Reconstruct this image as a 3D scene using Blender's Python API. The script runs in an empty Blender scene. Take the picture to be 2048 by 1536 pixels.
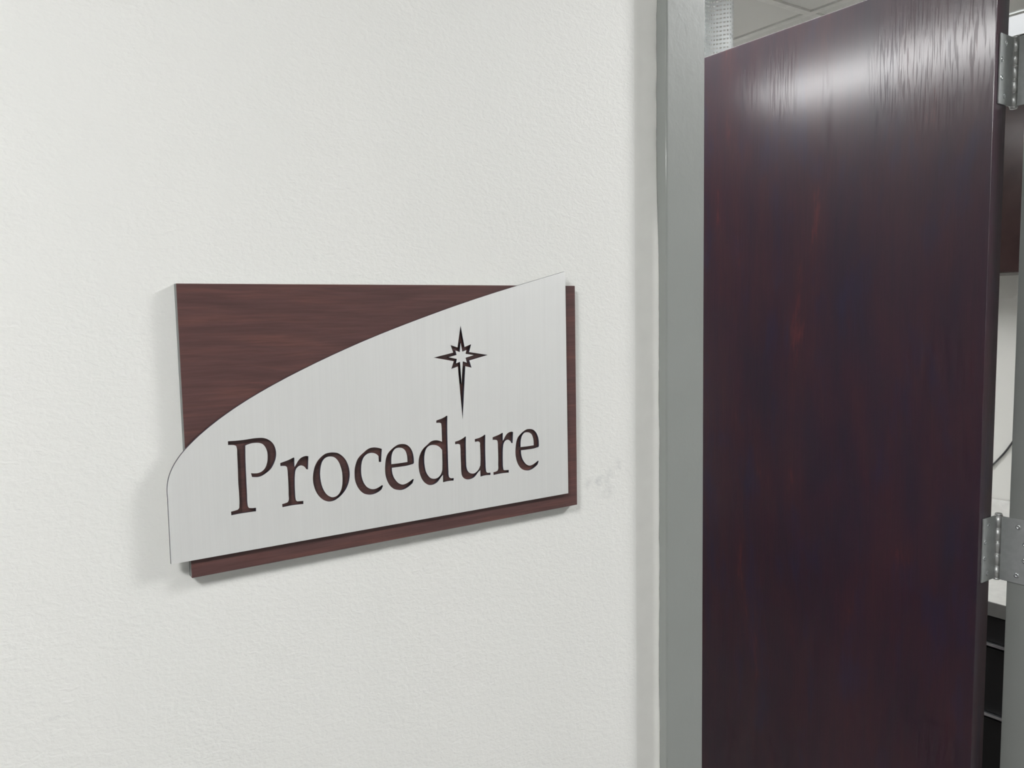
import bpy, bmesh, math, random
from mathutils import Vector, Matrix

S = bpy.context.scene
COL = S.collection
random.seed(7)

# ------------------------------------------------------------------ camera
EYE = Vector((0.0, -0.53841, 1.568))
YAW, PITCH, ROLL, FPX = 0.59992, -0.08842, -0.01745, 1605.9
fw = Vector((math.sin(YAW)*math.cos(PITCH), math.cos(YAW)*math.cos(PITCH), math.sin(PITCH)))
rt = Vector((math.cos(YAW), -math.sin(YAW), 0.0))
up = rt.cross(fw)
rt2 = math.cos(ROLL)*rt + math.sin(ROLL)*up
up2 = math.cos(ROLL)*up - math.sin(ROLL)*rt
cam = bpy.data.cameras.new('camera')
cam.sensor_width = 36.0
cam.lens = FPX/2048*36.0
cam.clip_start = 0.02
camo = bpy.data.objects.new('camera', cam)
COL.objects.link(camo)
m = Matrix((rt2, up2, -fw)).transposed().to_4x4()
m.translation = EYE
camo.matrix_world = m
S.camera = camo

# ------------------------------------------------------------------ world, exposure
w = bpy.data.worlds.new('world'); S.world = w
w.use_nodes = True
w.node_tree.nodes['Background'].inputs[0].default_value = (0.75, 0.78, 0.8, 1)
w.node_tree.nodes['Background'].inputs[1].default_value = 0.3
vs = S.view_settings
vs.view_transform = 'Standard'; vs.look = 'None'; vs.gamma = 1.0
vs.exposure = 0.04
vs.use_curve_mapping = False
HALL_LEFT, HALL_RIGHT, ROOM_MAIN, ROOM_FAR, ROOM_NEAR, STRIP = 92.0, 102.0, 21.0, 32.0, 7.0, 0.62
HALL_FILL = 40.0   # radiance of the lamp diffusers

# ------------------------------------------------------------------ layout (metres)
CEIL = 2.44
A1, A2 = 0.5281, 0.5777            # outer and inner edge of the left frame face
YR = 0.1126                        # room-side face of the door frame
FACE = 0.016                       # how far the frame stands off the wall
XH = A2 + 0.920                    # hinge-side rabbet
HEAD = 2.1435
WALL_BACK = YR - FACE              # room-side wall face
ROOM_L, ROOM_R, ROOM_B = -1.60, 3.20, 3.40
HALL_L, HALL_R, HALL_B = -5.4, 4.4, -1.75
PIV = Vector((1.5018, YR + 0.019, 0.0))

# ------------------------------------------------------------------ material helpers
def srgb(r, g, b):
    f = lambda c: (c/255/12.92) if c/255 <= 0.04045 else ((c/255+0.055)/1.055)**2.4
    return (f(r), f(g), f(b), 1.0)

class Mat:
    def __init__(self, name, color=(0.5, 0.5, 0.5, 1), rough=0.5, metal=0.0, spec=0.5):
        self.m = bpy.data.materials.new(name)
        self.m.use_nodes = True
        self.t = self.m.node_tree
        self.b = self.t.nodes['Principled BSDF']
        self.b.inputs['Base Color'].default_value = color
        self.b.inputs['Roughness'].default_value = rough
        self.b.inputs['Metallic'].default_value = metal
        self.b.inputs['Specular IOR Level'].default_value = spec
    def n(self, kind, **kw):
        nd = self.t.nodes.new(kind)
        for k, v in kw.items():
            if k in nd.inputs.keys(): nd.inputs[k].default_value = v
            else: setattr(nd, k, v)
        return nd
    def l(self, a, b): self.t.links.new(a, b)
    def coords(self, scale=(1, 1, 1), obj=None, loc=(0, 0, 0)):
        tc = self.n('ShaderNodeTexCoord')
        if obj is not None: tc.object = obj
        mp = self.n('ShaderNodeMapping')
        mp.inputs['Scale'].default_value = scale
        mp.inputs['Location'].default_value = loc
        self.l(tc.outputs['Object'], mp.inputs['Vector'])
        return mp.outputs['Vector']
    def noise(self, vec, scale=5, detail=4, rough=0.5, dist=0.0):
        nz = self.n('ShaderNodeTexNoise')
        nz.inputs['Scale'].default_value = scale
        nz.inputs['Detail'].default_value = detail
        nz.inputs['Roughness'].default_value = rough
        nz.inputs['Distortion'].default_value = dist
        self.l(vec, nz.inputs['Vector'])
        return nz.outputs['Fac']
    def ramp(self, fac, stops):
        r = self.n('ShaderNodeValToRGB')
        while len(r.color_ramp.elements) < len(stops): r.color_ramp.elements.new(0.5)
        for e, (p, c) in zip(r.color_ramp.elements, stops): e.position = p; e.color = c
        self.l(fac, r.inputs['Fac'])
        return r.outputs['Color']
    def mix(self, fac, a, b, mode='MIX'):
        x = self.n('ShaderNodeMix', data_type='RGBA', blend_type=mode)
        for sock, val in ((x.inputs[0], fac), (x.inputs[6], a), (x.inputs[7], b)):
            if hasattr(val, 'is_linked'): self.l(val, sock)
            else: sock.default_value = val
        return x.outputs[2]
    def math(self, op, a, b=0.0, clamp=False):
        x = self.n('ShaderNodeMath', operation=op, use_clamp=clamp)
        for sock, val in ((x.inputs[0], a), (x.inputs[1], b)):
            if hasattr(val, 'is_linked'): self.l(val, sock)
            else: sock.default_value = val
        return x.outputs[0]
    def bump(self, h, strength=0.3, dist=0.001, prev=None):
        b = self.n('ShaderNodeBump')
        b.inputs['Strength'].default_value = strength
        b.inputs['Distance'].default_value = dist
        self.l(h, b.inputs['Height'])
        if prev is not None: self.l(prev, b.inputs['Normal'])
        self.l(b.outputs['Normal'], self.b.inputs['Normal'])
        return b.outputs['Normal']
    def color(self, sock): self.l(sock, self.b.inputs['Base Color'])

def wall_material():
    M = Mat('painted_wall', rough=0.55, spec=0.35)
    v = M.coords()
    # roller stipple
    n1 = M.noise(M.coords((1.0, 1, 1.5)), 170, 3, 0.55, 0.6)
    n2 = M.noise(M.coords((1.0, 1, 1.6), loc=(3, 1, 2)), 420, 2, 0.5)
    h = M.math('ADD', M.math('MULTIPLY', n1, 1.0), M.math('MULTIPLY', n2, 0.35))
    M.bump(h, 0.42, 0.0010)
    base = M.ramp(M.noise(v, 2.2, 3), [(0.3, (0.804, 0.805, 0.772, 1)), (0.7, (0.826, 0.827, 0.796, 1))])
    # grey scuffs beside the sign
    tc = M.n('ShaderNodeTexCoord')
    mask = None
    for (x, z, rx, rz, k) in ((0.4615, 1.4175, 0.012, 0.006, 1.0), (0.484, 1.430, 0.004, 0.010, 0.55),
                              (0.470, 1.407, 0.009, 0.007, 0.6), (0.448, 1.417, 0.006, 0.005, 0.5),
                              (0.474, 1.423, 0.006, 0.006, 0.5), (0.033, 1.331, 0.009, 0.0015, 0.5)):
        mp = M.n('ShaderNodeMapping')
        mp.inputs['Location'].default_value = (-x/rx, 0, -z/rz)
        mp.inputs['Scale'].default_value = (1/rx, 0, 1/rz)
        M.l(tc.outputs['Object'], mp.inputs['Vector'])
        ln = M.n('ShaderNodeVectorMath', operation='LENGTH')
        M.l(mp.outputs['Vector'], ln.inputs[0])
        s = M.math('MULTIPLY', M.math('SUBTRACT', 1.25, ln.outputs['Value'], True), k)
        mask = s if mask is None else M.math('ADD', mask, s)
    br = M.ramp(M.noise(M.coords(), 160, 3, 0.6), [(0.38, (0, 0, 0, 1)), (0.62, (1, 1, 1, 1))])
    fac = M.math('MULTIPLY', M.math('MULTIPLY', mask, br), 0.42, True)
    M.color(M.mix(fac, base, (0.42, 0.44, 0.44, 1)))
    return M.m

def plain_wall(name, col, rough=0.6, scale=300, strength=0.25):
    M = Mat(name, rough=rough, spec=0.3)
    M.color(M.ramp(M.noise(M.coords(), 3, 3), [(0.3, tuple(c*0.97 for c in col[:3])+(1,)), (0.7, col)]))
    M.bump(M.noise(M.coords(), scale, 2), strength, 0.0006)
    return M.m

def frame_paint():
    M = Mat('grey_gloss_paint', rough=0.45, spec=0.3)
    M.b.inputs['Coat Weight'].default_value = 0.7
    M.b.inputs['Coat Roughness'].default_value = 0.10
    M.color(M.ramp(M.noise(M.coords(), 9, 3), [(0.3, (0.272, 0.287, 0.272, 1)), (0.7, (0.292, 0.307, 0.292, 1))]))
    h = M.math('ADD', M.noise(M.coords((1, 1, 0.7)), 120, 2, 0.5, 0.5), M.math('MULTIPLY', M.noise(M.coords(), 420, 2), 0.25))
    M.bump(h, 0.22, 0.0010)
    return M.m

def sign_wood(root):
    M = Mat('sign_wood_laminate', rough=0.34, spec=0.45)
    warp = M.noise(M.coords((5, 1, 9), root), 1.0, 3, 0.5)
    v = M.coords((9, 1, 150), root)
    wn = M.n('ShaderNodeVectorMath', operation='ADD')
    cx = M.n('ShaderNodeCombineXYZ')
    M.l(v, wn.inputs[0])
    M.l(M.math('MULTIPLY', warp, 5.0), cx.inputs[2])
    M.l(cx.outputs[0], wn.inputs[1])
    g = M.noise(wn.outputs[0], 1.0, 6, 0.55, 0.2)
    fine = M.noise(M.coords((30, 1, 620), root), 1.0, 4, 0.6, 0.4)
    c1 = M.ramp(g, [(0.30, srgb(82, 58, 57)), (0.5, srgb(98, 68, 66)), (0.68, srgb(116, 77, 70))])
    c2 = M.mix(M.ramp(fine, [(0.35, (0, 0, 0, 1)), (0.75, (0.75, 0.75, 0.75, 1))]), c1, srgb(68, 46, 44))
    blot = M.noise(M.coords((6, 1, 16), root, (4, 0, 1)), 1.0, 2)
    M.color(M.mix(M.math('MULTIPLY', blot, 0.35), c2, srgb(86, 62, 60)))
    M.bump(fine, 0.08, 0.0002)
    return M.m

def brushed_metal(root):
    M = Mat('brushed_aluminium_face', rough=0.42, metal=0.55, spec=0.4)
    f1 = M.noise(M.coords((900, 1, 9), root), 1.0, 3, 0.6)
    f2 = M.noise(M.coords((260, 1, 5), root), 1.0, 3, 0.6)
    f = M.math('ADD', M.math('MULTIPLY', f1, 0.55), M.math('MULTIPLY', f2, 0.45))
    M.color(M.ramp(f, [(0.30, (0.875, 0.878, 0.860, 1)), (0.70, (0.920, 0.923, 0.905, 1))]))
    M.l(M.ramp(f1, [(0.2, (0.36, 0.36, 0.36, 1)), (0.8, (0.48, 0.48, 0.48, 1))]), M.b.inputs['Roughness'])
    M.bump(f1, 0.05, 0.0002)
    return M.m

def door_wood():
    M = Mat('mahogany_stained_door', rough=0.26, spec=0.5)
    warp = M.noise(M.coords((2, 2, 0.9)), 1.0, 2)
    def wv(sc, k, loc=(0, 0, 0)):
        v = M.coords(sc, None, loc)
        a = M.n('ShaderNodeVectorMath', operation='ADD'); cx = M.n('ShaderNodeCombineXYZ')
        M.l(v, a.inputs[0]); sx = M.math('MULTIPLY', warp, k)
        M.l(sx, cx.inputs[0]); M.l(sx, cx.inputs[1]); M.l(cx.outputs[0], a.inputs[1])
        return a.outputs[0]
    big = M.noise(wv((7, 7, 2.4), 1.5), 1.0, 4, 0.6)
    mid = M.noise(wv((24, 24, 4.0), 3.0, (2, 5, 1)), 1.0, 5, 0.65)
    fine = M.noise(wv((330, 330, 9.0), 14.0), 1.0, 3, 0.6)
    c = M.ramp(M.math('ADD', M.math('MULTIPLY', big, 0.45), M.math('MULTIPLY', mid, 0.55)),
               [(0.36, srgb(35, 18, 37)), (0.50, srgb(47, 20, 36)), (0.60, srgb(54, 23, 35)), (0.70, srgb(98, 40, 42))])
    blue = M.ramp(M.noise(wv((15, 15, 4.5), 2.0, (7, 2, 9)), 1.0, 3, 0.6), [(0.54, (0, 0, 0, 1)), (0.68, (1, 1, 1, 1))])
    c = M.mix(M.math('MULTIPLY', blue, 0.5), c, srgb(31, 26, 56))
    c = M.mix(M.math('MULTIPLY', M.ramp(fine, [(0.42, (0, 0, 0, 1)), (0.7, (1, 1, 1, 1))]), 0.22), c, srgb(22, 13, 17))
    M.color(c)
    # open pores: dashes along the grain, in patches, where the varnish is broken
    pz = M.noise(wv((360, 360, 17.0), 9.0, (1, 3, 4)), 1.0, 2, 0.5)
    patch = M.ramp(M.noise(wv((9, 9, 2.2), 1.0, (3, 8, 2)), 1.0, 2), [(0.36, (0, 0, 0, 1)), (0.50, (1, 1, 1, 1))])
    pore = M.math('MULTIPLY', M.ramp(pz, [(0.51, (0, 0, 0, 1)), (0.58, (1, 1, 1, 1))]), patch, True)
    M.b.inputs['Roughness'].default_value = 0.42
    M.b.inputs['Coat Roughness'].default_value = 0.17
    M.b.inputs['Specular IOR Level'].default_value = 0.34
    M.b.inputs['Coat IOR'].default_value = 1.6
    M.l(M.math('SUBTRACT', 1.0, M.math('MULTIPLY', pore, 0.5)), M.b.inputs['Coat Weight'])
    M.bump(M.math('ADD', M.math('MULTIPLY', fine, 0.35), M.math('MULTIPLY', pore, -0.5)), 0.04, 0.0004)
    return M.m

def simple(name, col, rough=0.5, metal=0.0, spec=0.5, var=0.06, scale=40, bump=0.0):
    M = Mat(name, rough=rough, metal=metal, spec=spec)
    lo = tuple(c*(1-var) for c in col[:3])+(1,); hi = tuple(min(1, c*(1+var)) for c in col[:3])+(1,)
    nz = M.noise(M.coords(), scale, 3)
    M.color(M.ramp(nz, [(0.3, lo), (0.7, hi)]))
    if bump: M.bump(nz, bump, 0.0008)
    return M.m

def lamp_diffuser(name, strength, col=(1.0, 1.0, 1.0, 1)):
    M = Mat(name, (0.9, 0.9, 0.9, 1), 0.4)
    cells = M.n('ShaderNodeTexChecker')
    cells.inputs['Scale'].default_value = 90
    cells.inputs['Color1'].default_value = col
    cells.inputs['Color2'].default_value = tuple(c*0.93 for c in col[:3])+(1,)
    M.l(M.coords(), cells.inputs['Vector'])
    M.l(cells.outputs['Color'], M.b.inputs['Emission Color'])
    M.b.inputs['Emission Strength'].default_value = strength
    return M.m

# ------------------------------------------------------------------ mesh helpers
def add_box(bm, lo, hi, bev=0.0, seg=2):
    lo, hi = Vector(lo), Vector(hi)
    r = bmesh.ops.create_cube(bm, size=1.0)
    vs_ = r['verts']
    for v in vs_:
        v.co = Vector((lo[i] + (v.co[i]+0.5)*(hi[i]-lo[i]) for i in range(3)))
    if bev > 0:
        es = list({e for v in vs_ for e in v.link_edges})
        bmesh.ops.bevel(bm, geom=es, offset=bev, segments=seg, profile=0.5, affect='EDGES')

def obj(name, bm, mats, parent=None, smooth=False):
    me = bpy.data.meshes.new(name)
    bmesh.ops.recalc_face_normals(bm, faces=bm.faces)
    bm.to_mesh(me); bm.free()
    return obj_me(name, me, mats, parent, smooth)

def obj_me(name, me, mats, parent=None, smooth=False):
    for mt in (mats if isinstance(mats, (list, tuple)) else [mats]): me.materials.append(mt)
    if smooth:
        for p in me.polygons: p.use_smooth = True
    o = bpy.data.objects.new(name, me)
    COL.objects.link(o)
    if parent is not None: o.parent = parent
    return o

def box(name, lo, hi, mat, parent=None, bev=0.0, seg=2):
    bm = bmesh.new(); add_box(bm, lo, hi, bev, seg)
    return obj(name, bm, mat, parent)

def boxes(name, specs, mat, parent=None, bev=0.0):
    bm = bmesh.new()
    for lo, hi in specs: add_box(bm, lo, hi, bev)
    return obj(name, bm, mat, parent)

def prism(name, pts, z0, z1, mat, parent=None, bev=0.0, bevel_pts=None):
    """pts: XY polygon extruded in Z; corners listed in bevel_pts are rounded."""
    out = []
    n = len(pts)
    for i, p in enumerate(pts):
        if bev and (bevel_pts is None or i in bevel_pts):
            p = Vector(p); a = Vector(pts[i-1]); b = Vector(pts[(i+1) % n])
            da = (a-p).normalized(); db = (b-p).normalized()
            q0, q1 = p+da*bev, p+db*bev
            for k in range(5):
                t = k/4
                out.append(q0*(1-t)**2 + p*2*t*(1-t) + q1*t*t)
        else: out.append(Vector(p))
    bm = bmesh.new()
    lo = [bm.verts.new((p[0], p[1], z0)) for p in out]
    hi = [bm.verts.new((p[0], p[1], z1)) for p in out]
    k = len(out)
    for i in range(k): bm.faces.new((lo[i], lo[(i+1) % k], hi[(i+1) % k], hi[i]))
    bm.faces.new(hi); bm.faces.new(lo[::-1])
    return obj(name, bm, mat, parent)

def lathe(bm, prof, axis_at, seg=20):
    """prof: (radius, z) pairs revolved about a vertical axis."""
    rings = []
    for r, z in prof:
        rings.append([bm.verts.new((axis_at[0]+r*math.cos(2*math.pi*i/seg), axis_at[1]+r*math.sin(2*math.pi*i/seg), z)) for i in range(seg)])
    for a, b in zip(rings, rings[1:]):
        for i in range(seg): bm.faces.new((a[i], a[(i+1) % seg], b[(i+1) % seg], b[i]))
    bm.faces.new(rings[0][::-1]); bm.faces.new(rings[-1])

def tag(o, label=None, cat=None, group=None, kind=None):
    if label: o['label'] = label
    if cat: o['category'] = cat
    if group: o['group'] = group
    if kind: o['kind'] = kind
    return o

def empty(name, loc):
    o = bpy.data.objects.new(name, None)
    o.location = loc
    COL.objects.link(o)
    return o

# ------------------------------------------------------------------ materials
WALL = wall_material()
HALLW = plain_wall('hall_paint', (0.38, 0.385, 0.38, 1))
ROOMW = plain_wall('room_paint', (0.74, 0.74, 0.71, 1))
ROOML = plain_wall('room_left_dark_paint', (0.24, 0.225, 0.25, 1))  # unseen left wall, darkened to dim its reflection on the door
FRAME = frame_paint()
CAULK = simple('caulk_paint', (0.775, 0.772, 0.735, 1), 0.5, var=0.02, scale=60, bump=0.06)
DOOR = door_wood()
HINGE = simple('satin_steel', (0.66, 0.67, 0.66, 1), 0.36, 0.7, scale=60)
HLEAF = simple('satin_steel_leaf', (0.46, 0.48, 0.475, 1), 0.45, 0.5, scale=90)
SCREW = simple('bright_screw', (0.72, 0.74, 0.75, 1), 0.22, 1.0)
TILE = plain_wall('ceiling_tile_white', (0.80, 0.80, 0.775, 1), 0.9, 220, 0.5)
TEE = simple('ceiling_grid_white', (0.84, 0.84, 0.81, 1), 0.4)
FLOOR = simple('vinyl_floor', (0.13, 0.12, 0.115, 1), 0.4, var=0.12, scale=6)
MESHM = simple('white_curtain_mesh', (0.86, 0.88, 0.88, 1), 0.7)
def let_light_through(mt, fac):
    t = mt.node_tree; p = t.nodes['Principled BSDF']; o_ = t.nodes['Material Output']
    tr_ = t.nodes.new('ShaderNodeBsdfTranslucent'); tr_.inputs['Color'].default_value = (0.86, 0.88, 0.88, 1)
    mx = t.nodes.new('ShaderNodeMixShader'); mx.inputs[0].default_value = fac
    t.links.new(p.outputs[0], mx.inputs[1]); t.links.new(tr_.outputs[0], mx.inputs[2]); t.links.new(mx.outputs[0], o_.inputs['Surface'])
let_light_through(MESHM, 0.4)
FABRIC = simple('curtain_fabric', (0.36, 0.33, 0.28, 1), 0.9, var=0.15, scale=80)
ALU = simple('track_aluminium', (0.62, 0.62, 0.60, 1), 0.35, 0.8)
CABW = simple('dark_cabinet_laminate', srgb(58, 42, 41), 0.20, var=0.15, scale=14)
BLACK = simple('black_drawer_laminate', srgb(14, 14, 15), 0.45)
TOPW = simple('white_countertop', (0.72, 0.72, 0.70, 1), 0.4)
TOPE = simple('grey_counter_edge', (0.17, 0.17, 0.165, 1), 0.4)
CHROME = simple('drawer_pull_metal', (0.80, 0.82, 0.86, 1), 0.25, 1.0)
CABLE = simple('dark_grey_cable', (0.045, 0.045, 0.05, 1), 0.5)
LFRAME = simple('lamp_frame_white', (0.78, 0.78, 0.76, 1), 0.4)

# ------------------------------------------------------------------ structure
tag(boxes('wall_front', [((HALL_L, 0, 0), (A1, WALL_BACK, CEIL)),
                         ((A1, 0, HEAD+0.05), (XH+0.05, WALL_BACK, CEIL)),
                         ((XH+0.05, 0, 0), (HALL_R, WALL_BACK, CEIL))], WALL), kind='structure')
tag(box('wall_hall_back', (HALL_L, HALL_B-0.1, 0), (HALL_R, HALL_B, CEIL), HALLW), kind='structure')
tag(box('wall_hall_left', (HALL_L-0.1, HALL_B, 0), (HALL_L, WALL_BACK, CEIL), HALLW), kind='structure')
tag(box('wall_hall_right', (HALL_R, HALL_B, 0), (HALL_R+0.1, WALL_BACK, CEIL), HALLW), kind='structure')
tag(box('wall_room_left', (ROOM_L-0.1, WALL_BACK, 0), (ROOM_L, ROOM_B, CEIL+0.02), ROOML), kind='structure')
tag(box('wall_room_back', (ROOM_L-0.1, ROOM_B, 0), (ROOM_R+0.1, ROOM_B+0.1, CEIL+0.02), ROOMW), kind='structure')
tag(box('wall_room_right', (ROOM_R, WALL_BACK, 0), (ROOM_R+0.1, ROOM_B, CEIL+0.02), ROOMW), kind='structure')
tag(box('floor', (HALL_L, HALL_B, -0.05), (HALL_R, ROOM_B, 0), FLOOR), kind='structure')
tag(box('ceiling', (HALL_L, HALL_B, CEIL), (HALL_R, WALL_BACK, CEIL+0.05), plain_wall('hall_ceiling_paint', (0.52, 0.52, 0.51, 1))), kind='structure')

# room ceiling: slab with a grid of tees and single tiles
rc = tag(box('ceiling', (ROOM_L-0.1, WALL_BACK, CEIL+0.03), (ROOM_R+0.1, ROOM_B+0.1, CEIL+0.08), TILE), kind='structure')
GX0, GY0, GS = 2.15, 1.00, 0.61
gx = [GX0+GS*k for k in range(-7, 3)]
gy = [GY0+GS*k for k in range(-2, 5)]
LIGHT_CELLS = {}
def cell(x, y): return (round((x-GX0)/GS), round((y-GY0)/GS))
for (x, y) in ((GX0-4*GS, GY0-GS), (GX0-4*GS, GY0), (GX0-GS, GY0+2*GS), (GX0-GS, GY0+3*GS), (GX0-2*GS, GY0-GS), (GX0-2*GS, GY0)): LIGHT_CELLS[cell(x, y)] = 1
tile_me = None
for x in gx:
    for y in gy:
        x0, x1 = max(x+0.012, ROOM_L), min(x+GS-0.012, ROOM_R)
        y0, y1 = max(y+0.012, WALL_BACK), min(y+GS-0.012, ROOM_B)
        if x1-x0 < 0.05 or y1-y0 < 0.05 or cell(x, y) in LIGHT_CELLS: continue
        if x < 2.90 < x+GS: continue
        full = abs(x1-x0-GS+0.024) < 1e-6 and abs(y1-y0-GS+0.024) < 1e-6
        if full and tile_me is not None:
            o = bpy.data.objects.new('ceiling_tile', tile_me); COL.objects.link(o); o.parent = rc
        else:
            o = box('ceiling_tile', (0, 0, 0), (x1-x0, y1-y0, 0.018), TILE, rc, 0.003, 1)
            if full: tile_me = o.data
        o.location = (x0, y0, CEIL+0.005)
# narrow tiles beside the linear light
for (xa, xb) in ((2.772, 2.79),):
    pass
box('ceiling_tile', (2.772, WALL_BACK, CEIL+0.010), (ROOM_R, ROOM_B, CEIL+0.028), TILE, rc)
for x in gx:
    if ROOM_L < x < ROOM_R: box('ceiling_tee', (x-0.012, WALL_BACK, CEIL), (x+0.012, ROOM_B, CEIL+0.03), TEE, rc)
for y in gy:
    if not (WALL_BACK < y < ROOM_B): continue
    for x in gx:
        a, b = max(x+0.012, ROOM_L), min(x+GS-0.012, ROOM_R)
        if b-a < 0.05 or x > 2.7: continue
        if cell(x, y) in LIGHT_CELLS and cell(x, y-GS) in LIGHT_CELLS: continue
        box('ceiling_tee', (a, y-0.012, CEIL), (b, y+0.012, CEIL+0.03), TEE, rc)

# ------------------------------------------------------------------ lamps
def troffer(name, x0, x1, y0, y1, z, strength, label, group=None, rim=0.02, col=(1.0, 1.0, 1.0, 1)):
    r = tag(empty(name, ((x0+x1)/2, (y0+y1)/2, z)), label, 'ceiling light', group)
    ax, ay = (x1-x0)/2, (y1-y0)/2
    boxes('lamp_frame', [((-ax, -ay, -0.006), (ax, -ay+rim, 0)), ((-ax, ay-rim, -0.006), (ax, ay, 0)),
                         ((-ax, -ay+rim, -0.006), (-ax+rim, ay-rim, 0)), ((ax-rim, -ay+rim, -0.006), (ax, ay-rim, 0))], LFRAME, r)
    box('diffuser', (-ax+rim, -ay+rim, -0.004), (ax-rim, ay-rim, -0.0005), lamp_diffuser(name+'_diffuser', strength, col), r)
    return r
troffer('ceiling_light', -3.75, -3.15, -1.25, -0.65, CEIL, HALL_FILL, 'added square fill lamp far left in the hall, out of view')  # added out of view to brighten the side return of the frame
troffer('ceiling_light', -0.95, -0.59, -0.98, -0.62, CEIL, HALL_LEFT, 'square ceiling lamp over the hall, left of the sign')
troffer('ceiling_light', 1.55, 1.95, -0.92, -0.52, CEIL, HALL_RIGHT, 'square ceiling lamp over the hall in front of the doorway')
LX = GX0-3.5*GS
for (xa, xb) in ((GX0-4*GS+0.012, LX-0.16), (LX+0.16, GX0-3*GS-0.012)):
    box('ceiling_tile', (xa, GY0-GS+0.012, CEIL+0.010), (xb, GY0+GS-0.012, CEIL+0.028), TILE, rc, 0.003, 1)
troffer('ceiling_light', LX-0.16, LX+0.16, GY0-GS+0.15, GY0+GS+0.12, CEIL+0.008, ROOM_MAIN,
        'long lamp in the tiled ceiling mirrored as a glow on the door')
troffer('ceiling_light', GX0-GS+0.012, GX0-0.012, GY0+2*GS+0.012, ROOM_B-0.06, CEIL+0.012, ROOM_FAR,
        'long lamp in the tiled ceiling at the far end of the room')
troffer('ceiling_light', GX0-2*GS+0.012, GX0-GS-0.012, GY0-GS+0.012, GY0+GS-0.012, CEIL+0.012, ROOM_NEAR,
        'long lamp in the tiled ceiling beside the curtain')
troffer('ceiling_light', 2.68, 2.885, 0.20, 1.60, CEIL+0.0, STRIP, 'narrow white strip lamp seen above the upper hinge', rim=0.003, col=(0.93, 0.97, 1.0, 1))

# ------------------------------------------------------------------ door frame
YS1, YS2 = 0.032, YR-0.049
prof_l = [(A1, 0.0), (A1, -FACE), (A2, -FACE), (A2, YS1), (A2+0.016, YS1), (A2+0.016, YS2), (A2, YS2), (A2, YR), (A1, YR), (A1, WALL_BACK)]
prof_r = [(XH+0.0496-(x-A1), y) for x, y in prof_l]
frame = tag(empty('trim_1', ((A1+XH)/2, 0, 0)), 'grey gloss painted steel door frame beside the white wall', None, None, 'structure')
def shift(p): return [(x-frame.location.x, y) for x, y in p]
prism('jamb', shift(prof_l), 0, HEAD+0.05, FRAME, frame, 0.0022, {1, 2, 7, 8})
prism('jamb', shift(prof_r), 0, HEAD+0.05, FRAME, frame, 0.0022, {1, 2, 7, 8})
hx0, hx1 = A2-frame.location.x, XH-frame.location.x
boxes('head', [((hx0, -FACE, HEAD), (hx1, YR, HEAD+0.05)), ((hx0+0.016, YS1, HEAD-0.016), (hx1-0.016, YS2, HEAD))], FRAME, frame)

# wall paint and caulk lapped unevenly on to the frame
bm = bmesh.new()
rows = []
off = 0.0
NZ = 620
drift = [0.0]
wob = 0.0
for i in range(NZ+1):
    z = HEAD*i/NZ
    wob = wob*0.97 + random.gauss(0, 0.00012)
    e = 0.0022 + 0.0012*math.sin(z*5.1+1.0) + 0.0008*math.sin(z*13.7) + wob
    if random.random() < 0.012: wob += random.uniform(0.0004, 0.0012)
    e = max(0.0006, min(0.0065, e))
    t = 0.0022 + 0.0003*math.sin(z*31)
    rows.append([(A1-0.0240, 0.00005), (A1-0.0200, -0.0003), (A1-0.0160, -0.0011), (A1-0.0115, -0.0022), (A1-0.0060, -0.0031), (A1-0.0016, -0.0036-0.3*e),
                 (A1-0.0005, -0.0030-e), (A1-0.00005, -0.0030-e), (A1-0.00005, 0.0004)])
    rows[-1] = [bm.verts.new((x, y, z)) for x, y in rows[-1]]
for a, b in zip(rows, rows[1:]):
    for i in range(8): bm.faces.new((a[i], a[i+1], b[i+1], b[i]))
o = obj('trim_2', bm, CAULK, smooth=True)
tag(o, 'thin uneven line of off-white caulk along the grey frame', kind='structure')

# ------------------------------------------------------------------ sign on the wall
W_, H_, T_, TP_ = 0.31763, 0.18787, 0.0064, 0.0024
sign = tag(empty('wall_sign', (0.11244, 0.0, EYE.z-0.16611)),
           'dark wood sign with curved brushed metal plate reading Procedure', 'sign')
SWOOD, SMETAL = sign_wood(sign), brushed_metal(sign)
SEDGE = simple('sign_edge_grey', (0.16, 0.17, 0.165, 1), 0.5)
PEDGE = simple('plate_edge_dark', (0.035, 0.035, 0.05, 1), 0.45)
bm = bmesh.new(); add_box(bm, (0, -T_, 0), (W_, -0.0001, H_), 0.0003, 1)
bmesh.ops.recalc_face_normals(bm, faces=bm.faces)
for f_ in bm.faces: f_.material_index = 0 if f_.normal.y < -0.5 else 1
obj('backing_panel', bm, [SWOOD, SEDGE], sign)

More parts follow.
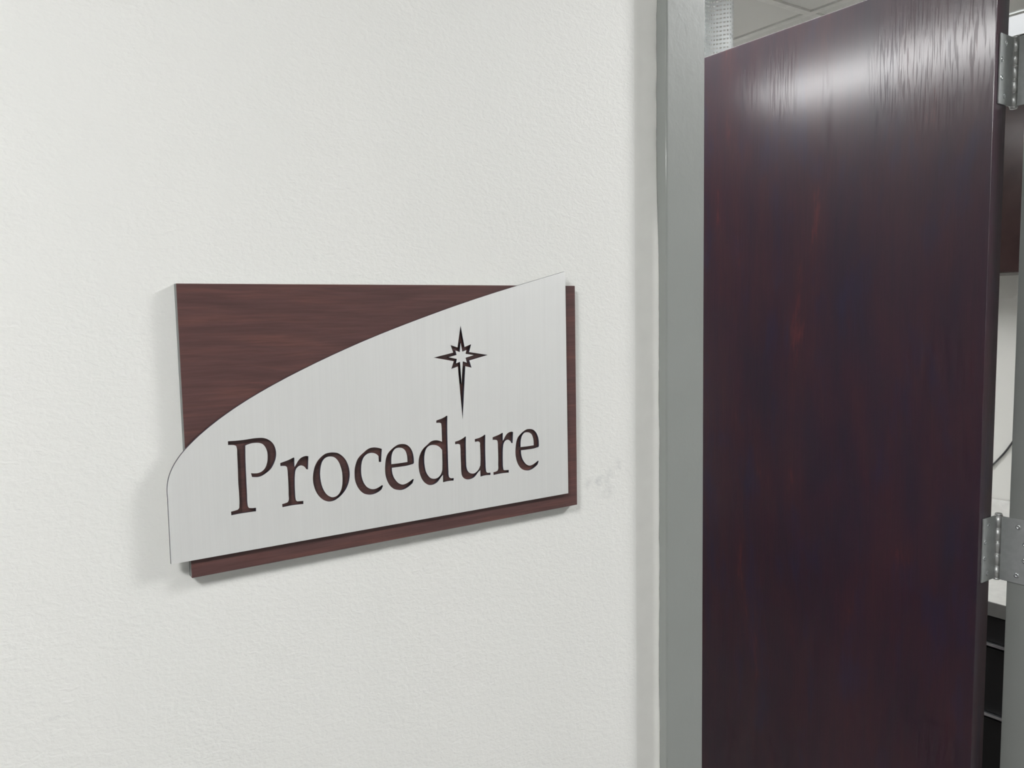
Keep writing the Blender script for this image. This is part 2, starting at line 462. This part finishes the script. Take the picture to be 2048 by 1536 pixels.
GLYPHS = {
    'P': [
        "c26.02,86.42 31.04,86.2 36.71,86.27 44.77,86.6 49.02,86.17 52.48,84.62 55.3,81.75 56.73,78.22 57.1,74.8 56.65,71.67 55.09,67.87 52.77,64.58 49.72,62.38 46.72,60.91 44.36,60.5 42.05,60.73 c40.41,61.02 c39.8,63.66 42.17,63.23 44.87,63.2 47.25,64.08 49.29,66 50.69,69.2 51.26,73.09 51.04,77.07 49.92,80.16 48.26,82.19 46.16,83.12 43.47,83.49 40.78,83.39 38.65,82.95 c36.99,82.35 36.75,76.35 36.62,67.78 36.61,57.6 36.63,49.75 36.64,43.45 36.87,41.65 37.48,40.76 38.81,40.36 c42.08,40.06 c41.97,37.69 37.15,37.77 31.42,37.77 c25.86,37.55 c25.79,39.95 28.51,40.3 30.42,40.79 31.07,41.55 31.29,43.08 31.48,50.49 31.32,58.32 31.45,67.64 31.47,76.95 31.39,81.61 31.07,82.72 30.16,83.29 28.31,83.72 c26.01,83.97"],
    'r': [
        "c59.6,68.04 62.11,68.62 65.79,69.59 67.85,70.35 c69.09,70.81 c69.39,70.17 69.25,66.95 c69.3,64.2 70.08,65.24 71.83,67.86 73.97,69.83 76.06,70.6 78.14,70.69 c79.29,70.31 c78.67,61.32 c77.43,61.56 76.78,62.78 75.58,63.95 73.96,64.64 72.3,64.35 70.82,63.32 69.85,61.62 69.32,58.85 68.99,54.03 68.91,47.14 69.11,42.23 69.38,40.96 70.06,40.33 71.49,40.12 c74.46,39.92 c74.37,37.77 69.75,37.97 64.84,37.98 c59.77,37.7 c59.66,39.9 62.1,40.22 63.54,40.7 64.1,41.54 64.36,45.76 64.51,53.02 64.43,58.68 64.23,63.54 63.96,64.78 63.18,65.48 61.99,65.75 c59.59,66"],
    'o': [
        "97.47,70.95 100.42,70.23 103.18,68.4 105.61,65.7 107.69,61.66 108.8,57.27 108.98,53.59 108.36,49.71 107.1,46.22 105.06,42.84 102.42,40.17 99.17,37.91 95.98,36.71 92.86,36.73 89.8,37.84 87.11,39.98 84.78,43.01 82.96,47.15 82.06,51.14 81.9,54.72 82.43,58.81 83.6,62.81 85.56,66.14 88.26,68.79 91.41,70.66 94.37,71.15",
        "95.5,68.3 97.35,67.79 99.32,66.29 101.11,63.67 102.39,60.19 103.2,56.46 103.44,52.79 103.37,50.07 102.91,46.49 101.9,43.29 100.23,40.94 97.98,39.6 95.46,39.42 93.16,40.45 91.21,42.24 89.47,45.04 88.08,48.83 87.33,53.11 87.15,56.42 87.45,59.96 88.2,63.44 89.38,65.98 90.98,67.57 93.17,68.36"],
    'c': [
        "c134.41,69.37 134.01,65.63 c133.48,59.93 c131.74,60.14 131.61,62.17 c131.56,64.42 130.34,65.74 128.38,66.89 126.08,67.4 123.77,67.26 121.77,66.41 120.08,64.92 118.86,62.76 118.1,59.78 117.73,56.14 117.83,52.44 118.52,48.97 119.87,45.7 121.59,43.3 123.84,41.59 126.46,40.82 128.8,40.9 131.16,41.66 c133.73,42.81 c134.38,42.16 c133.11,39.67 131.05,38.4 128,37.36 125,37.01 122.69,37.31 119.77,38.35 117.22,40.36 115.05,43.28 113.55,46.56 112.71,50.04 112.59,53.73 112.81,57.07 113.75,60.62 115.16,63.81 117.19,66.18 119.87,68.17 122.55,70.01 124.89,70.98 127.54,71.16 130.51,70.74 132.49,70.15"],
    'e': [
        "151.09,71.17 154.24,70.33 156.91,68.18 158.87,64.84 159.9,60.76 c160.07,56.15 c159.49,55.3 155.11,54.67 148.28,54.47 c141.9,54.56 141.98,51.76 142.89,48.14 144.58,45.02 146.97,42.42 150.1,40.96 152.84,41.21 155.63,42.3 c158.9,44.03 c159.54,43.53 c158.34,40.8 155.52,38.97 152.27,37.54 149.06,37.03 146.36,37.41 142.8,38.86 139.99,41.52 137.89,45.3 136.71,49.56 136.42,54.1 136.8,58.55 137.6,62.54 139.02,65.44 141.55,67.82 144.74,69.92 147.92,71.14",
        "c141.54,57.24 141.65,60.43 142.07,63.66 143.29,66.6 145.36,68.42 148.29,68.71 150.98,68 152.75,66.57 154.03,63.94 154.62,60.96 c154.73,57.29 150.63,57.21 146.11,57.18"],
    'd': [
        "c179.99,86.05 182.3,86.52 185.2,87.27 187.65,88.24 c189.02,88.97 c189.59,88.58 189.33,82.56 189.22,71.91 189.25,59.06 189.37,46.16 189.52,42.69 189.97,41.25 190.93,40.44 c193.91,40.04 c193.76,38.16 189.64,38.36 187.2,38.26 c184.42,38.03 c184.44,43.78 182.45,41.9 179.97,39.23 177.53,37.85 175.12,37.33 172.28,37.63 169.49,39.16 166.76,42.28 165.01,46.3 164,51.06 163.89,55.27 164.49,59.39 166.24,63.38 168.43,66.08 171.79,68.44 174.68,70.45 177.08,71.04 179.46,71.01 181.83,70.42 c184.4,69.38 184.32,76.66 184.19,82.19 183.99,83.4 183.18,83.9 c179.84,84.2",
        "176.98,67.67 179.82,66.94 182.17,65.49 c184.27,63.05 184.25,57.5 184.17,51.1 183.65,46.46 182.02,43.67 179.57,42.06 176.69,41.81 173.85,42.69 171.55,45.03 169.78,48.64 168.97,52.97 168.77,57.2 169.12,60.95 170.01,64.22 171.73,66.55 174.13,67.64"],
    'u': [
        "c195.81,68.09 198.73,68.61 202.09,69.71 204.21,70.76 c205.27,71.38 c205.63,70.8 205.42,65.91 205.36,58.63 205.37,51.32 205.6,46.9 206.46,44.23 208.1,42.37 210.2,41.48 212.76,41.4 215.36,42.73 217.13,44.73 c218.27,46.99 218.51,51.59 218.52,57.13 218.34,62.31 218.16,65.28 217.44,65.91 c213.81,66.11 c213.69,68.25 216.44,68.59 219.47,69.38 221.64,70.26 c222.87,70.99 c223.47,70.45 223.23,64 223.13,56.61 223.22,49.17 223.39,43.58 223.77,41.29 224.62,40.37 225.49,40.14 c227.63,39.98 c227.5,38.09 223.91,38.37 221.3,38.34 c218.17,38 c218.17,43.19 216.2,41.89 214,39.58 211.82,38.02 209.24,37.33 206.7,37.23 204.18,38 202.33,39.45 201.13,41.62 200.78,44.22 200.64,50.07 200.5,57.36 200.36,64.27 200.18,65.38 199.28,65.91 c195.89,66.2"],
    'star': [
        "c203.1,157.23 c206.17,140.52 c212.22,142.5 c210.25,136.54 c227.13,133.53 c210.21,130.01 c212.14,124.36 c206.55,125.76 c203.09,84.9 c199.84,125.95 c194.16,124.33 c196.34,130.13 c179.16,133.65 c196.08,136.7 c193.91,142.51 c199.98,140.48",
        "c202.87,143.93 c204.15,137.02 c207.91,138.24 c206.99,135.3 c214.41,133.98 c206.91,132.27 c208.1,128.34 c204.4,129.63 c202.86,112.42 c201.9,129.42 c198.31,128.38 c199.1,131.75 c191.9,133.34 c199,134.77 c198.01,138.26 c201.78,136.84"],
}
ARC = "-12.14,53.23 -12.13,53.6 -12.17,54.85 -12.22,56.97 -12.14,59.93 -11.69,63.69 -10.53,68.13 -8.36,73.07 -5,78.32 -0.41,83.71 5.36,89.18 12.18,94.7 20,100.31 28.79,105.94 38.55,111.57 49.28,117.18 60.96,122.78 73.55,128.4 87.03,134.07 101.38,139.81 116.62,145.57 132.76,151.29 149.8,156.97 167.71,162.66 186.49,168.38 206.14,174.11 226.67,179.78 248.08,185.37 270.37,190.96 293.49,196.65 305.37,199.55"

def parse(s):
    out = []
    for tok in s.split():
        a, b = tok.strip('c').split(',')
        out.append((float(a)/1000, float(b)/1000, tok[0] == 'c'))
    return out
def smooth_loop(pts, closed=True, sub=6):
    """Catmull-Rom through the points, broken at the corner points."""
    n = len(pts); out = []
    P = [Vector((p[0], p[1])) for p in pts]
    for i in range(n if closed else n-1):
        j = (i+1) % n
        p1, p2 = P[i], P[j]
        c1, c2 = pts[i][2], pts[j][2]
        d = (p2-p1).length
        def tan(k):
            a, b = P[(k-1) % n], P[(k+1) % n]
            la, lb = (P[k]-a).length, (b-P[k]).length
            return ((P[k]-a)/la*lb + (b-P[k])/lb*la)/(la+lb)
        m1 = (p2-p1)/d if c1 else tan(i)
        m2 = (p2-p1)/d if c2 else tan(j)
        k = 1 if (c1 and c2) else sub
        for s in range(k):
            t = s/k
            out.append(p1*(2*t**3-3*t*t+1) + m1*d*(t**3-2*t*t+t) + p2*(-2*t**3+3*t*t) + m2*d*(t**3-t*t))
    if not closed: out.append(P[-1])
    return out
def fill_mesh(name, loops, y_back, thick):
    cu = bpy.data.curves.new(name, 'CURVE')
    cu.dimensions = '2D'; cu.fill_mode = 'BOTH'; cu.extrude = thick/2
    for lp in loops:
        sp = cu.splines.new('POLY'); sp.points.add(len(lp)-1); sp.use_cyclic_u = True
        for q, p in zip(sp.points, lp): q.co = (p[0], p[1], 0, 1)
    tmp = bpy.data.objects.new(name, cu); COL.objects.link(tmp)
    bpy.context.view_layer.update()
    dg = bpy.context.evaluated_depsgraph_get()
    me = bpy.data.meshes.new_from_object(tmp.evaluated_get(dg))
    bpy.data.objects.remove(tmp); bpy.data.curves.remove(cu)
    me.materials.clear()
    me.transform(Matrix(((1, 0, 0, 0), (0, 0, -1, -(y_back+thick/2)), (0, 1, 0, 0), (0, 0, 0, 1))))
    me.name = name
    for p in me.polygons: p.material_index = 0 if abs(p.normal.y) > 0.7 else 1
    return me
arc = [(p[0], p[1], i == 0 or i == len(ARC.split())-1) for i, p in enumerate(parse(ARC))]
outline = [Vector((-0.01237, 0.01217))] + smooth_loop(arc, False, 5) + [Vector((0.30596, 0.01211))]
word = [('P', 0.0), ('r', 0.0), ('o', 0.0), ('c', 0.0), ('e', 0.0), ('d', 0.0), ('u', 0.0), ('r', 0.17072), ('e', 0.11563)]
holes, islands, letters = [], [], []
for ch, dx in word:
    lp = [[p+Vector((dx, 0)) for p in smooth_loop(parse(s))] for s in GLYPHS[ch]]
    holes.append(lp[0]); islands += lp[1:]; letters.append((ch, lp))
star = [smooth_loop(parse(s)) for s in GLYPHS['star']]
holes.append(star[0])
plate = obj_me('face_plate', fill_mesh('face_plate', [outline]+holes, T_, TP_), [SMETAL, PEDGE], sign)
plate['label'] = 'pale brushed metal plate with one long curved edge'
for lp in islands: obj_me('letter_counter', fill_mesh('letter_counter', [lp], T_, TP_), [SMETAL, PEDGE], plate)
o = obj_me('star_center', fill_mesh('star_center', [star[1]], T_, TP_), [SMETAL, PEDGE], plate)
o['label'] = 'small pale metal star inside the cut-out star'
seen = set()
for ch, lp in letters:
    o = obj_me('letter', fill_mesh('letter', lp, T_, 0.0002), [SWOOD, SWOOD], plate)
    o['label'] = 'cut-out %s%s showing dark wood' % ({'P': 'capital letter '}.get(ch, 'letter '), ch) if ch not in seen and [c for c, _ in word].count(ch) == 1 else 'cut-out %s letter %s showing dark wood' % ('second' if ch in seen else 'first', ch)
    seen.add(ch)
o = obj_me('star_emblem', fill_mesh('star_emblem', star, T_, 0.0002), [SWOOD, SWOOD], plate)
o['label'] = 'cut-out eight-pointed star with a long lower ray'

# ------------------------------------------------------------------ door, opened square into the room
door = tag(empty('door_1', (PIV.x, PIV.y, 0)), 'dark mahogany stained wooden door standing open into the room', None, None, 'structure')
box('slab', (1.4385-PIV.x, 0.003, 0.010), (1.4818-PIV.x, 0.003+0.912, EYE.z+0.5717), DOOR, door, 0.0008)
def make_hinge(zc):
    bm = bmesh.new()
    r = 0.0072; h = 0.114
    prof = [(0.002, -h/2-0.0035), (r*0.75, -h/2-0.003), (r*0.9, -h/2-0.0005)]
    z = -h/2
    gaps = {1: 0.0, 2: 0.0}
    k = h/5
    for i in range(5):
        a, b = -h/2+i*k+0.0005, -h/2+(i+1)*k-0.0005
        prof += [(r*0.80, a-0.0003), (r*0.80, a+0.0002), (r, a+0.0007), (r, b-0.0007), (r*0.80, b-0.0002), (r*0.80, b+0.0003)]
        if i in (1, 2):   # ball-bearing collars
            prof[-2:] = [(r*0.80, b-0.0005), (r*0.80, b-0.0035), (r*0.97, b-0.0031), (r*0.97, b-0.0008), (r*0.80, b-0.0004), (r*0.80, b+0.0003)]
            prof[-7] = (r, b-0.0041)
    prof += [(r*0.9, h/2+0.0005), (r*0.75, h/2+0.003), (0.002, h/2+0.0035)]
    lathe(bm, prof, (0, 0), 24)
    hg = obj('hinge', bm, HINGE, door, True)
    hg.location = (0, 0, zc)
    hg['label'] = 'steel butt hinge with exposed five-part barrel'
    # leaf on the hinge edge of the slab
    y1 = 0.0030
    o = box('hinge_leaf', (-0.052, y1-0.0030, -0.057), (-0.0080, y1-0.0002, 0.057), HLEAF, hg, 0.0004, 1)
    # leaf on the jamb rabbet
    xj = XH-PIV.x
    o = box('hinge_leaf', (xj-0.0032, -0.060, -0.057), (xj-0.0002, -0.0085, 0.057), HLEAF, hg, 0.0004, 1)
    def screw(loc, axis):
        bm = bmesh.new()
        lathe(bm, [(0.0048, 0.0), (0.0046, 0.0006), (0.0030, 0.0011), (0.0012, 0.0008), (0.0012, 0.0004)], (0, 0), 14)
        s = obj('screw', bm, SCREW, hg, True)
        s.location = loc
        s.rotation_euler = axis
        return s
    for (dx, dz) in ((-0.034, 0.043), (-0.0455, 0.0145), (-0.0455, -0.0145), (-0.034, -0.043)):
        screw((dx, y1-0.0030, dz), (math.radians(90), 0, 0))
    for (dy, dz) in ((-0.036, 0.043), (-0.048, 0.0145), (-0.048, -0.0145), (-0.036, -0.043)):
        screw((xj-0.0032, dy, dz), (0, math.radians(-90), 0))
    return hg
make_hinge(EYE.z+0.3904)
make_hinge(EYE.z-0.4298)

# ------------------------------------------------------------------ privacy curtain bunched behind the door
cur = tag(empty('privacy_curtain', (1.70, 0.97, 0.35)), 'white mesh-topped privacy curtain bunched behind the open door', 'curtain')
cz = 0.35
def cpath(u):
    x = 1.545 + 0.285*u
    y = 0.965 + 0.026*math.sin(u*2*math.pi*2.2+0.6) + 0.006*math.sin(u*2*math.pi*5.1) + 0.03*u
    return x-1.70, y-0.97
NU, ZT, ZM = 56, 2.405-cz, 1.90-cz
bm = bmesh.new()
def strip(pa, pb, ax, th):
    pa, pb = Vector(pa), Vector(pb)
    nrm = (pb-pa).cross(Vector(ax)).normalized()*th*0.4
    a = Vector(ax)*th
    q = [bm.verts.new(p+s*a+r*nrm) for p in (pa, pb) for s, r in ((1, 1), (1, -1), (-1, -1), (-1, 1))]
    for i in range(4): bm.faces.new((q[i], q[(i+1) % 4], q[4+(i+1) % 4], q[4+i]))
NZ2 = 46
for j in range(NZ2+1):
    z = ZM+(ZT-ZM)*j/NZ2
    for i in range(NU):
        a, b = cpath(i/NU), cpath((i+1)/NU)
        strip((a[0], a[1], z), (b[0], b[1], z), (0, 0, 1), 0.0034)
for i in range(NU+1):
    a = cpath(i/NU); b = cpath(min(1, (i+0.3)/NU)); d = Vector((b[0]-a[0], b[1]-a[1], 0))
    d = d.normalized() if d.length > 0 else Vector((1, 0, 0))
    strip((a[0], a[1], ZM), (a[0], a[1], ZT), d, 0.0017)
o = obj('mesh_panel', bm, MESHM, cur); o['kind'] = 'stuff'
def sheet(name, z0, z1, mat, th):
    bm = bmesh.new()
    fr, bk = [], []
    for i in range(NU+1):
        x, y = cpath(i/NU)
        fr.append((bm.verts.new((x, y-th, z0)), bm.verts.new((x, y-th, z1))))
        bk.append((bm.verts.new((x, y+th, z0)), bm.verts.new((x, y+th, z1))))
    for i in range(NU):
        bm.faces.new((fr[i][0], fr[i+1][0], fr[i+1][1], fr[i][1]))
        bm.faces.new((bk[i+1][0], bk[i][0], bk[i][1], bk[i+1][1]))
        bm.faces.new((fr[i][1], fr[i+1][1], bk[i+1][1], bk[i][1]))
        bm.faces.new((fr[i][0], bk[i][0], bk[i+1][0], fr[i+1][0]))
    for k in (0, NU): bm.faces.new((fr[k][0], fr[k][1], bk[k][1], bk[k][0]))
    return obj(name, bm, mat, cur, True)
sheet('fabric_panel', 0, ZM, FABRIC, 0.0012)
sheet('top_hem', ZT-0.004, ZT+0.022, FABRIC, 0.0012)
tr = tag(box('curtain_track', (1.50, 0.955, CEIL-0.012), (1.86, 0.985, CEIL-0.0005), ALU, None, 0.002, 1),
         'slim metal curtain track fixed under the tiled ceiling', 'track')

# ------------------------------------------------------------------ cabinets and counter along the right wall, seen through the hinge gap
CY0, CY1 = 0.16, 1.90
bc = tag(empty('base_cabinet', (2.85, (CY0+CY1)/2, 0)), 'black drawer cabinet with silver edge pulls below the counter', 'cabinet')
cyh = (CY1-CY0)/2
box('body', (-0.33, -cyh, 0.0), (0.345, cyh, 0.6365), BLACK, bc)
dr_z = [(0.556, 0.634), (0.337, 0.536), (0.118, 0.317)]
for (y0, y1) in ((-cyh+0.004, -cyh+0.30), (-cyh+0.306, -cyh+1.02), (-cyh+1.026, cyh-0.004)):
    for (z0, z1) in dr_z:
        d = box('drawer', (-0.350, y0, z0), (-0.3305, y1, z1), BLACK, bc, 0.0015, 1)
        box('drawer_pull', (-0.362, y0+0.004, z0-0.010), (-0.3308, y1-0.004, z0-0.001), CHROME, d, 0.0015, 2)
ct = tag(empty('countertop', (2.85, (CY0+CY1)/2, 0.637)), 'white countertop with grey front edge above the black drawers', 'countertop')
box('top', (-0.352, -cyh, 0), (0.345, cyh, 0.043), TOPW, ct, 0.002)
box('edge_band', (-0.356, -cyh, 0.0), (-0.3522, cyh, 0.0425), TOPE, ct, 0.001, 1)
box('backsplash', (0.328, -cyh, 0.0432), (0.345, cyh, 0.197), TOPW, ct, 0.002)
uc = tag(empty('wall_cabinet', (2.90, (CY0+CY1)/2, 1.673)), 'glossy dark brown cabinet mounted high on the room wall', 'cabinet')
box('body', (0.018, -cyh, 0), (0.2985, cyh, 0.752), CABW, uc)
for (y0, y1) in ((-cyh, -cyh+0.40), (-cyh+0.403, -cyh+0.83), (-cyh+0.833, -cyh+1.28), (-cyh+1.283, cyh)):
    box('cabinet_door', (0, y0+0.001, 0.001), (0.0175, y1-0.001, 0.751), CABW, uc, 0.0015, 1)
cu = bpy.data.curves.new('wall_cable', 'CURVE')
cu.dimensions = '3D'; cu.bevel_depth = 0.0032; cu.bevel_resolution = 3; cu.use_fill_caps = True
pts = [(3.1955, 1.32, 0.842), (3.1955, 1.10, 0.868), (3.1955, 0.955, 0.918), (3.1955, 0.912, 0.963), (3.1955, 0.851, 1.046), (3.1955, 0.78, 1.20), (3.1955, 0.74, 1.45), (3.1955, 0.735, 1.672)]
sp = cu.splines.new('NURBS'); sp.points.add(len(pts)-1); sp.use_endpoint_u = True; sp.order_u = 3
for q, p in zip(sp.points, pts): q.co = (*p, 1)
tmp = bpy.data.objects.new('tmp', cu); COL.objects.link(tmp); bpy.context.view_layer.update()
me = bpy.data.meshes.new_from_object(tmp.evaluated_get(bpy.context.evaluated_depsgraph_get()))
bpy.data.objects.remove(tmp); bpy.data.curves.remove(cu)
me.name = 'wall_cable'; me.materials.clear()
tag(obj_me('wall_cable', me, CABLE, None, True), 'thin dark cable running up the wall between counter and cabinet', 'cable')
